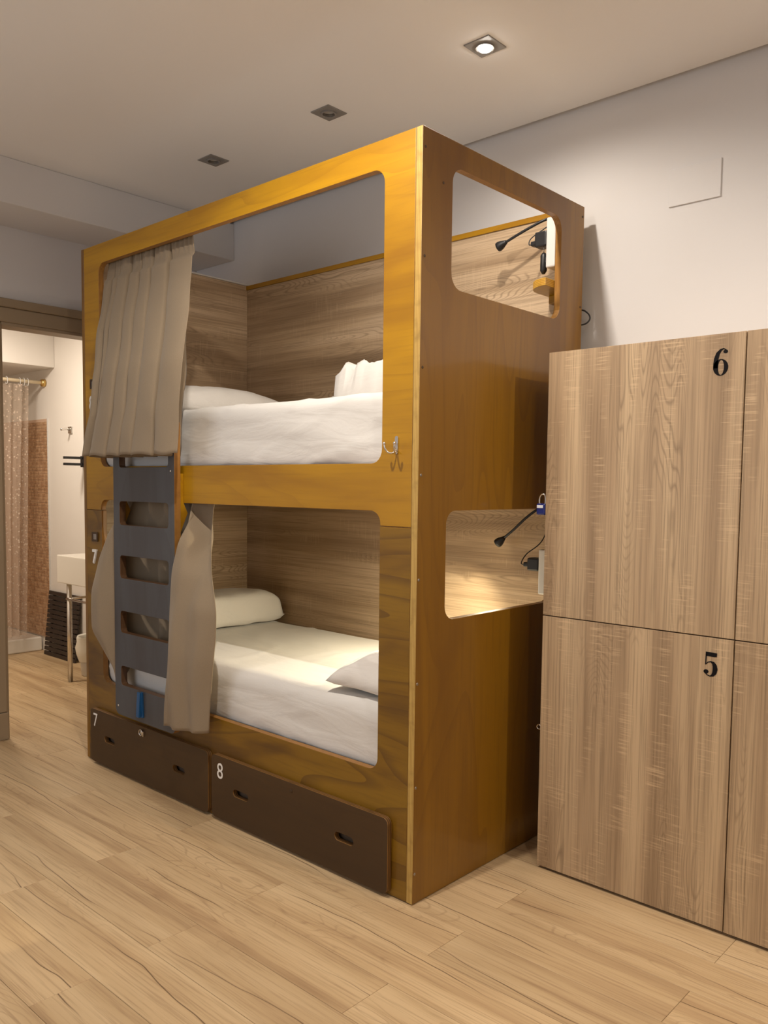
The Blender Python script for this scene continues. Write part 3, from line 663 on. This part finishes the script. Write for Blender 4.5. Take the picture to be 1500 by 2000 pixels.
def column(cf, z):
    c = min(int(cf), NC - 2); t = cf - c
    q = [lerp_table(cols[min(max(c + d, 0), NC - 1)], z) for d in (-1, 0, 1, 2)]
    return tuple(0.5 * (2 * q[1][a] + (q[2][a] - q[0][a]) * t + (2 * q[0][a] - 5 * q[1][a] + 4 * q[2][a] - q[3][a]) * t * t + (3 * q[1][a] - q[0][a] - 3 * q[2][a] + q[3][a]) * t ** 3) for a in (0, 1))
grid = [[None] * ((NC - 1) * SUB + 1) for _ in range(NRL + 1)]
for j in range((NC - 1) * SUB + 1):
    cf = j / SUB; c = min(int(cf), NC - 2); ze = zend[c] + (zend[c + 1] - zend[c]) * (cf - c)
    for i in range(NRL + 1):
        z = 1.262 + (ze - 1.262) * i / NRL
        x, y = column(cf, z); f = i / NRL
        if cf < 4.2: y += 0.011 * math.sin(cf * 3.3 + 0.8 + f * 1.6) * min(1, max(0, f * 2.5 - 0.5)) + 0.006 * noise.noise(Vector((cf * 1.3, f * 5, 3)))
        elif cf > 11.5: y += 0.010 * noise.noise(Vector((cf * 1.6, f * 3.5, 8))) * min(1, f * 3)
        grid[i][j] = Vector((x, y, z))
for _ in range(3):  # smooth the levels into one another
    g2 = [r[:] for r in grid]
    for i in range(1, NRL):
        for j in range(len(grid[0])): g2[i][j] = (grid[i - 1][j] + grid[i][j] * 2 + grid[i + 1][j]) / 4
    grid = g2
cl = obj('bed_curtain', gridmesh(MB(), grid), M['curtain'], solid=0.0024); rebase(cl, (-1.45, 0.03, 0.336))
tag(cl, 'beige curtain bunched around the ladder at the lower berth', 'curtain', 'beige berth curtains')

# ================================================================== READING LAMPS, SOCKETS, ADAPTERS
def reading_lamp(zb, pts, lit, label):
    t = thing('reading_lamp', label, 'lamp', (-0.06, 0.925, zb), 'berth reading lamps')
    obj('lamp_base', lathe(MB(), [(0.001, -0.018), (0.020, -0.018), (0.024, -0.002), (0.001, -0.002)], (pts[0][0], 0.930, pts[0][2]), 'Y', 18), M['black'], t)
    obj('flexible_arm', tube(MB(), smooth_path(pts, 8), 0.0052, 8), M['black'], t)
    a = Vector(pts[-2]); e = Vector(pts[-1]); d = (e - a).normalized()
    mb = tube(MB(), [e - d * 0.012, e - d * 0.004, e + d * 0.010, e + d * 0.022, e + d * 0.030], [0.007, 0.010, 0.016, 0.019, 0.018], 16)
    h = obj('lamp_head', mb, M['black'], t)
    obj('lamp_lens', tube(MB(), [e + d * 0.0250, e + d * 0.0303], [0.0150, 0.0150], 14), M['led_on'] if lit else M['lens_off'], h)
    return e + d * 0.034, d
reading_lamp(2.30, [(-0.085, 0.915, 2.352), (-0.110, 0.870, 2.345), (-0.170, 0.850, 2.322), (-0.235, 0.842, 2.298), (-0.285, 0.840, 2.280)], False, 'black gooseneck reading lamp of the upper berth, switched off')
e, d = reading_lamp(1.19, [(-0.070, 0.912, 1.260), (-0.100, 0.868, 1.246), (-0.155, 0.850, 1.205), (-0.215, 0.842, 1.150), (-0.262, 0.838, 1.112)], True, 'black gooseneck reading lamp shining down in the lower berth')
aim = Vector((-0.44, -0.58, -0.68)).normalized()
lo_ = add_light('reading_lamp_light', 'SPOT', e + Vector((-0.012, -0.012, -0.012)), 44, (1.0, 0.88, 0.62), spot_size=math.radians(142), spot_blend=1.0, shadow_soft_size=0.012)
lo_.rotation_euler = aim.to_track_quat('-Z', 'Y').to_euler()
def power_strip(z0, z1, label):
    t = thing('power_strip', label, 'power strip', (-0.045, 0.82, z0), 'berth power strips')
    b_ = obj('strip_body', bx(-0.066, -0.0255, 0.795, 0.862, z0, z1), M['whiteplastic'], t, bevel=0.006)
    for k in range(3):
        z = z0 + (z1 - z0) * (0.22 + 0.28 * k)
        obj('socket', sheet(MB(), 'YZ', -0.0675, -0.0662, circ(0.829, z, 0.019, 18), [circ(0.829, z, 0.0155, 14)]), M['whiteplastic'], b_)
power_strip(2.140, 2.325, 'white power strip beside the upper berth side opening')
power_strip(0.912, 1.085, 'white power strip beside the lower berth side opening, half behind the locker')
def adapter(z0, z1, loop, label, second):
    t = thing('plug_adapter', label, 'adapter', (-0.09, 0.825, z0), 'plugged black adapters')
    obj('adapter_body', bx(-0.120, -0.068, 0.800, 0.852, z0, z1), M['black'], t, bevel=0.006)
    obj('adapter_nose', bx(-0.145, -0.119, 0.812, 0.840, z0 + 0.012, z0 + 0.03), M['black'], t, bevel=0.004)
    obj('cable', tube(MB(), smooth_path(loop, 8), 0.0022, 6), M['black'], t)
adapter(2.225, 2.282, [(-0.145, 0.826, 2.246), (-0.160, 0.826, 2.250), (-0.155, 0.835, 2.275), (-0.110, 0.86, 2.310), (-0.085, 0.90, 2.345)], 'black plug adapter in the upper power strip', True)
adapter(1.000, 1.050, [(-0.145, 0.826, 1.020), (-0.162, 0.826, 1.024), (-0.150, 0.845, 1.060), (-0.100, 0.87, 1.110), (-0.075, 0.90, 1.200), (-0.070, 0.913, 1.250)], 'black plug adapter in the lower power strip', False)
mb = tube(MB(), [(-0.092, 0.825, 2.128), (-0.092, 0.825, 2.140), (-0.092, 0.825, 2.196), (-0.092, 0.825, 2.206)], [0.006, 0.013, 0.013, 0.006], 12)
pt = thing('cable_connector', 'small black cable connector hanging below the upper plug adapter', 'connector', (-0.092, 0.825, 2.128))
obj('connector_body', mb, M['black'], pt)
obj('connector_link', bx(-0.090, -0.069, 0.818, 0.832, 2.168, 2.186), M['black'], pt, bevel=0.002)
obj('wire', tube(MB(), smooth_path([(-0.092, 0.825, 2.205), (-0.086, 0.815, 2.218), (-0.092, 0.815, 2.228)], 6), 0.0015, 6), M['steel'], pt)
cb = obj('wall_cable', tube(MB(), smooth_path([(-0.030, 0.965, 2.010), (0.000, 0.975, 2.004), (0.018, 0.985, 1.985), (0.018, 0.985, 1.966), (0.000, 0.978, 1.952), (-0.030, 0.965, 1.950)], 8), 0.0030, 8), M['black'])
rebase(cb, (0.0, 0.975, 1.95)); tag(cb, 'black cable loop sticking out behind the bunk bed', 'cable')

# ================================================================== LOCKERS
LY, LH, LZ = 0.506, 1.7715, 0.887
def bodoni6(mb, cx, cz, h, w, t):
    def R(pts, ws): ribbon(mb, 'XZ', t, [(cx + a * w, cz + b * h) for a, b in pts], [x * w for x in ws])
    ow, oh = 0.50, 0.305
    outer = [(cx + ow * w * math.cos(a), cz - 0.195 * h + oh * h * math.sin(a)) for a in [k * 2 * PI / 28 for k in range(28)]]
    inner = [(cx + 0.02 * w + 0.20 * w * math.cos(a), cz - 0.195 * h + (oh - 0.028) * h * math.sin(a)) for a in [k * 2 * PI / 28 for k in range(28)]]
    sheet(mb, 'XZ', t, t + 0.0012, outer, [inner])
    R([(-0.35, -0.22), (-0.345, -0.05), (-0.31, 0.14), (-0.21, 0.32), (-0.02, 0.445), (0.16, 0.485), (0.32, 0.44)], [0.29, 0.31, 0.30, 0.25, 0.15, 0.07, 0.06])
    sheet(mb, 'XZ', t, t + 0.0012, [(cx + 0.30 * w + 0.15 * w * math.cos(a), cz + 0.375 * h + 0.068 * h * math.sin(a)) for a in [k * 2 * PI / 16 for k in range(16)]])
def bodoni5(mb, cx, cz, h, w, t):
    def R(pts, ws): ribbon(mb, 'XZ', t, [(cx + a * w, cz + b * h) for a, b in pts], [x * w for x in ws])
    sheet(mb, 'XZ', t, t + 0.0012, [(cx + a * w, cz + b * h) for a, b in ((-0.36, 0.50), (0.42, 0.48), (0.40, 0.33), (0.25, 0.315), (-0.30, 0.325), (-0.36, 0.35))])
    R([(-0.325, 0.42), (-0.335, 0.20), (-0.345, -0.03)], [0.07, 0.07, 0.07])
    R([(-0.345, -0.03), (-0.20, 0.075), (0.00, 0.11), (0.17, 0.07), (0.28, -0.04), (0.315, -0.18), (0.275, -0.33), (0.15, -0.44), (-0.02, -0.485), (-0.22, -0.45), (-0.36, -0.37)],
      [0.05, 0.06, 0.09, 0.20, 0.30, 0.34, 0.30, 0.18, 0.07, 0.06, 0.06])
    sheet(mb, 'XZ', t, t + 0.0012, [(cx - 0.30 * w + 0.17 * w * math.cos(a), cz - 0.315 * h + 0.085 * h * math.sin(a)) for a in [k * 2 * PI / 16 for k in range(16)]])
def locker(x0, x1, label, digits):
    t = thing('locker', label, 'locker', ((x0 + x1) / 2, 0.77, 0), 'oak laminate lockers')
    mb = MB()
    box(mb, x0, x0 + 0.018, LY + 0.021, YW - 0.004, 0.0, LH - 0.002); box(mb, x1 - 0.018, x1, LY + 0.021, YW - 0.004, 0.0, LH - 0.002)
    for z in (0.014, LZ - 0.009, LH - 0.020): box(mb, x0 + 0.018, x1 - 0.018, LY + 0.021, YW - 0.004, z, z + 0.018)
    box(mb, x0 + 0.018, x1 - 0.018, YW - 0.012, YW - 0.004, 0.03, LH - 0.02)
    obj('locker_body', mb, M['lam_v'], t)
    g = 0.0018
    for k, (z0, z1) in enumerate(((0.010, LZ - g), (LZ + g, LH))):
        d = obj('door', bx(x0 + g - 0.001, x1 - g, LY, LY + 0.019, z0, z1), M['lam_v'], t, bevel=0.0008)
        if digits:
            mb = MB()
            if k: bodoni6(mb, 0.7115, 1.690, 0.078, 0.043, LY - 0.0012)
            else: bodoni5(mb, 0.7160, 0.806, 0.073, 0.043, LY - 0.0012)
            obj('number', mb, M['black_sign'], d)
locker(0.138, 0.782, 'pale oak locker with doors numbered 6 above and 5 below', True)
locker(0.783, 1.427, 'pale oak locker at the right edge, beside the numbered one', False)
# hasps and padlocks on the left side of the numbered locker
for z, blue in ((1.285, True), (0.495, False)):
    if blue:
        t = thing('padlock', 'small blue padlock hanging on the left side of the upper numbered locker door', 'padlock', (0.118, 0.516, 1.228))
        obj('lock_body', bx(0.100, 0.136, 0.508, 0.526, 1.228, 1.268), M['navy'], t, bevel=0.006)
        obj('lock_label', bx(0.104, 0.128, 0.5068, 0.5078, 1.252, 1.262), M['white_stripe'], t)
        obj('shackle', tube(MB(), smooth_path([(0.108, 0.517, 1.262), (0.108, 0.517, 1.286), (0.118, 0.517, 1.300), (0.130, 0.517, 1.292), (0.131, 0.517, 1.262)], 6), 0.0032, 8), M['chrome'], t)
    else:
        mb = tube(MB(), [(0.130 + 0.008 * math.cos(a), 0.512, z + 0.008 * math.sin(a)) for a in [k * 2 * PI / 14 for k in range(14)]], 0.0022, 6, close=True)
        r_ = obj('lock_ring', mb, M['chrome']); rebase(r_, (0.131, 0.512, z - 0.008)); tag(r_, 'tiny chrome ring on the left side of the lower numbered locker door', 'ring')

# ================================================================== BATHROOM
structure(obj('wall_bathroom_far', bx(BX - 0.1, BX, BY - 0.1, YW, 0, 2.62), M['bath_wall']))
structure(obj('wall_bathroom_left', bx(BX, XL - 0.10, BY - 0.1, BY, 0, 2.62), M['bath_wall']))
structure(obj('ceiling_bathroom', bx(BX, XL - 0.10, BY, YW, 2.52, 2.60), M['bath_wall']))
structure(obj('wall_bathroom_right', bx(BX, XL - 0.10, YW - 0.006, YW, 0, 2.52), M['bath_wall']))
structure(obj('trim_3', bx(BX, -4.44, BY, YW - 0.0062, 2.168, 2.52), M['bath_wall'], bevel=0.004))
add_light('bathroom_ceiling_light', 'AREA', (-3.75, 0.10, 2.50), 22, (1.0, 0.87, 0.72), (0, 0, 0), shape='DISK', size=0.30)
bl = thing('bathroom_ceiling_lamp', 'round flush ceiling lamp in the bathroom beyond the doorway', 'ceiling lamp', (-3.75, 0.10, 2.52))
obj('lamp_rim', sheet(MB(), 'XY', 2.500, 2.519, circ(-3.75, 0.10, 0.172, 28), [circ(-3.75, 0.10, 0.160, 28)]), M['steel'], bl)
# mosaic tiles on the shower part of the wall
tw = thing('shower_tile_field', 'brown mosaic tile field on the shower wall behind the curtain', 'wall tiles', (-5.0, YW, 0.112))
obj('grout_bed', bx(-5.595, -4.560, YW - 0.012, YW - 0.0062, 0.112, 1.795), M['grout'], tw)
mb = MB(); tp = 0.0247
for i in range(22):
    for k in range(67):
        x1 = -4.564 - i * tp; z0 = 0.122 + k * tp
        box(mb, x1 - tp + 0.0028, x1, YW - 0.0150, YW - 0.0121, z0, z0 + tp - 0.0028)
tl = obj('mosaic_tiles', mb, M['tile'], tw); tl['kind'] = 'stuff'
mb = MB()
for i in range(44):
    for k in range(67):
        y1 = YW - 0.02 - i * tp; z0 = 0.122 + k * tp
        box(mb, BX + 0.004, BX + 0.007, y1 - tp + 0.0028, y1, z0, z0 + tp - 0.0028)
tl2 = obj('mosaic_tiles', mb, M['tile'], tw); tl2['kind'] = 'stuff'
obj('tile_edge_trim', bx(-4.560, -4.551, YW - 0.016, YW - 0.0062, 0.112, 1.800), M['whiteplastic'], tw)
st = obj('shower_tray', sheet(MB(), 'XY', 0.0, 0.108, [(BX + 0.005, 0.10), (-4.690, 0.10), (-4.690, YW - 0.017), (BX + 0.005, YW - 0.017)]), M['ceramic'], bevel=0.010, seg=3)
rebase(st, (-5.1, 0.55, 0)); tag(st, 'low white shower tray beyond the bathroom door', 'shower tray')
# shower rod, rings and curtain
rod = thing('shower_rod', 'cream shower curtain rod with a brass end on the bathroom wall', 'curtain rod', (-4.60, YW - 0.01, 2.066))
obj('rod', tube(MB(), [(-4.60, 0.05, 2.066), (-4.60, YW - 0.012, 2.066)], 0.0135, 12), M['cream'], rod)
obj('rod_flange', lathe(MB(), [(0.014, -0.030), (0.026, -0.026), (0.030, 0.0), (0.014, 0.0)], (-4.60, YW - 0.008, 2.066), 'Y', 18), M['brass'], rod)
sc = thing('shower_curtain', 'translucent dotted shower curtain hanging in the bathroom', 'shower curtain', (-4.60, 0.70, 0.15))
P = []
for i in range(31):
    f = i / 30; z = 2.040 + (0.150 - 2.040) * f; row = []
    for j in range(91):
        u = j / 90; y = 0.42 + (0.900 - 0.055 * f - 0.42) * u
        row.append((-4.600 + 0.030 * math.sin(u * 38 + 0.6 * math.sin(f * 3)) * (0.6 + 0.4 * f) + 0.012 * math.sin(u * 17 + f * 2), y, z))
    P.append(row)
obj('curtain_sheet', gridmesh(MB(), P), M['vinyl'], sc)
for y in (0.44, 0.52, 0.60, 0.68, 0.735, 0.83, 0.862, 0.89):
    obj('curtain_ring', tube(MB(), [(-4.60 + 0.019 * math.cos(a), y, 2.060 + 0.028 * math.sin(a)) for a in [k * 2 * PI / 14 for k in range(14)]], 0.0028, 6, close=True), M['whiteplastic'], sc)
# chrome wall hook, black towel arms
wh = thing('wall_hook', 'small chrome hook on the bathroom wall right of the tiles', 'hook', (-4.20, YW - 0.006, 1.69))
obj('hook_plate', bx(-4.225, -4.175, YW - 0.018, YW - 0.0062, 1.672, 1.722), M['chrome'], wh, bevel=0.003)
obj('hook_pin', tube(MB(), [(-4.20, YW - 0.018, 1.702), (-4.20, YW - 0.040, 1.704), (-4.20, YW - 0.075, 1.698), (-4.20, YW - 0.082, 1.698)], [0.008, 0.009, 0.0085, 0.0085], 10), M['chrome'], wh)
ta = thing('towel_rail', 'black two-arm towel rail on the bathroom wall beside the bunk post', 'towel rail', (-4.00, YW - 0.006, 1.44))
obj('rail_bracket', bx(-4.03, -3.97, YW - 0.026, YW - 0.0062, 1.425, 1.505), M['black'], ta, bevel=0.002)
for z in (1.490, 1.445):
    obj('rail_arm', bx(-4.010, -3.990, 0.865, YW - 0.024, z - 0.009, z + 0.009), M['black'], ta, bevel=0.002)
# washbasin on a chrome stand
sk = thing('washbasin', 'white rectangular washbasin on chrome legs in the bathroom', 'washbasin', (-3.25, 0.83, 0))
obj('basin', sheet(MB(), 'XY', 0.655, 0.838, [(-3.665, 0.640), (-2.86, 0.640), (-2.86, 1.018), (-3.665, 1.018)]), M['ceramic'], sk, bevel=0.006)
for x, y in ((-3.552, 0.668), (-2.95, 0.668), (-3.552, 0.985), (-2.95, 0.985)):
    obj('leg', tube(MB(), [(x, y, 0.0), (x, y, 0.655)], 0.0165, 12), M['chrome'], sk)
obj('towel_bar', tube(MB(), [(-3.552, 0.650, 0.555), (-2.95, 0.650, 0.555)], 0.0085, 8), M['chrome'], sk)
for x in (-3.552, -2.95): obj('side_bar', tube(MB(), [(x, 0.668, 0.555), (x, 0.985, 0.555)], 0.0085, 8), M['chrome'], sk)
# dark slatted bath mat leaning on the wall
mt = thing('slatted_bath_mat', 'dark wooden slatted bath mat leaning on the bathroom wall', 'bath mat', (-4.35, 0.95, 0))
y_b, y_t, z_t = 0.955, 1.004, 0.492
for k in range(14):
    f0 = k / 14; f1 = f0 + 0.80 / 14; y0 = y_b + (y_t - y_b) * f0; y1 = y_b + (y_t - y_b) * f1
    z0 = 0.001 + z_t * f0; z1 = 0.001 + z_t * f1; xa, xb = -4.545, -4.060
    mb = MB().add([(xa, y0, z0), (xb, y0, z0), (xb, y1, z1), (xa, y1, z1), (xa, y0 + 0.014, z0), (xb, y0 + 0.014, z0), (xb, y1 + 0.014, z1), (xa, y1 + 0.014, z1)],
                  [(0, 1, 2, 3), (4, 7, 6, 5), (0, 4, 5, 1), (3, 2, 6, 7), (0, 3, 7, 4), (1, 5, 6, 2)])
    obj('slat', mb, M['dark_slat'], mt, bevel=0.002, seg=1)
for x in (-4.50, -4.31, -4.12):
    mb = MB().add([(x, y_b + 0.0145, 0.002), (x + 0.03, y_b + 0.0145, 0.002), (x + 0.03, y_t + 0.0145, z_t - 0.01), (x, y_t + 0.0145, z_t - 0.01), (x, y_b + 0.020, 0.002), (x + 0.03, y_b + 0.020, 0.002), (x + 0.03, y_t + 0.020, z_t - 0.01), (x, y_t + 0.020, z_t - 0.01)],
                  [(0, 1, 2, 3), (4, 7, 6, 5), (0, 4, 5, 1), (3, 2, 6, 7), (0, 3, 7, 4), (1, 5, 6, 2)])
    obj('mat_batten', mb, M['dark_slat'], mt)
# waste bin with a white liner
bn = thing('waste_bin', 'white waste bin with a plastic liner under the washbasin', 'bin', (-3.645, 0.893, 0))
obj('bin_body', lathe(MB(), [(0.085, 0.002), (0.088, 0.004), (0.108, 0.225), (0.100, 0.225), (0.082, 0.010)], (-3.645, 0.893, 0), 'Z', 28), M['whiteplastic'], bn)
mb = MB(); P = []
for z, r in ((0.10, 0.106), (0.15, 0.122), (0.19, 0.126), (0.23, 0.116), (0.262, 0.118), (0.272, 0.112), (0.262, 0.104), (0.20, 0.098)):
    P.append([Vector((-3.645 + (r + 0.006 * noise.noise(Vector((math.cos(a) * 3, math.sin(a) * 3, z * 14)))) * math.cos(a), 0.893 + (r + 0.006 * noise.noise(Vector((math.cos(a) * 3, math.sin(a) * 3, z * 14)))) * math.sin(a), z + 0.006 * noise.noise(Vector((math.cos(a) * 2, math.sin(a) * 2, 3))))) for a in [k * 2 * PI / 36 for k in range(36)]])
obj('bin_liner', gridmesh(MB(), P, wrap=True), M['bag'], bn)
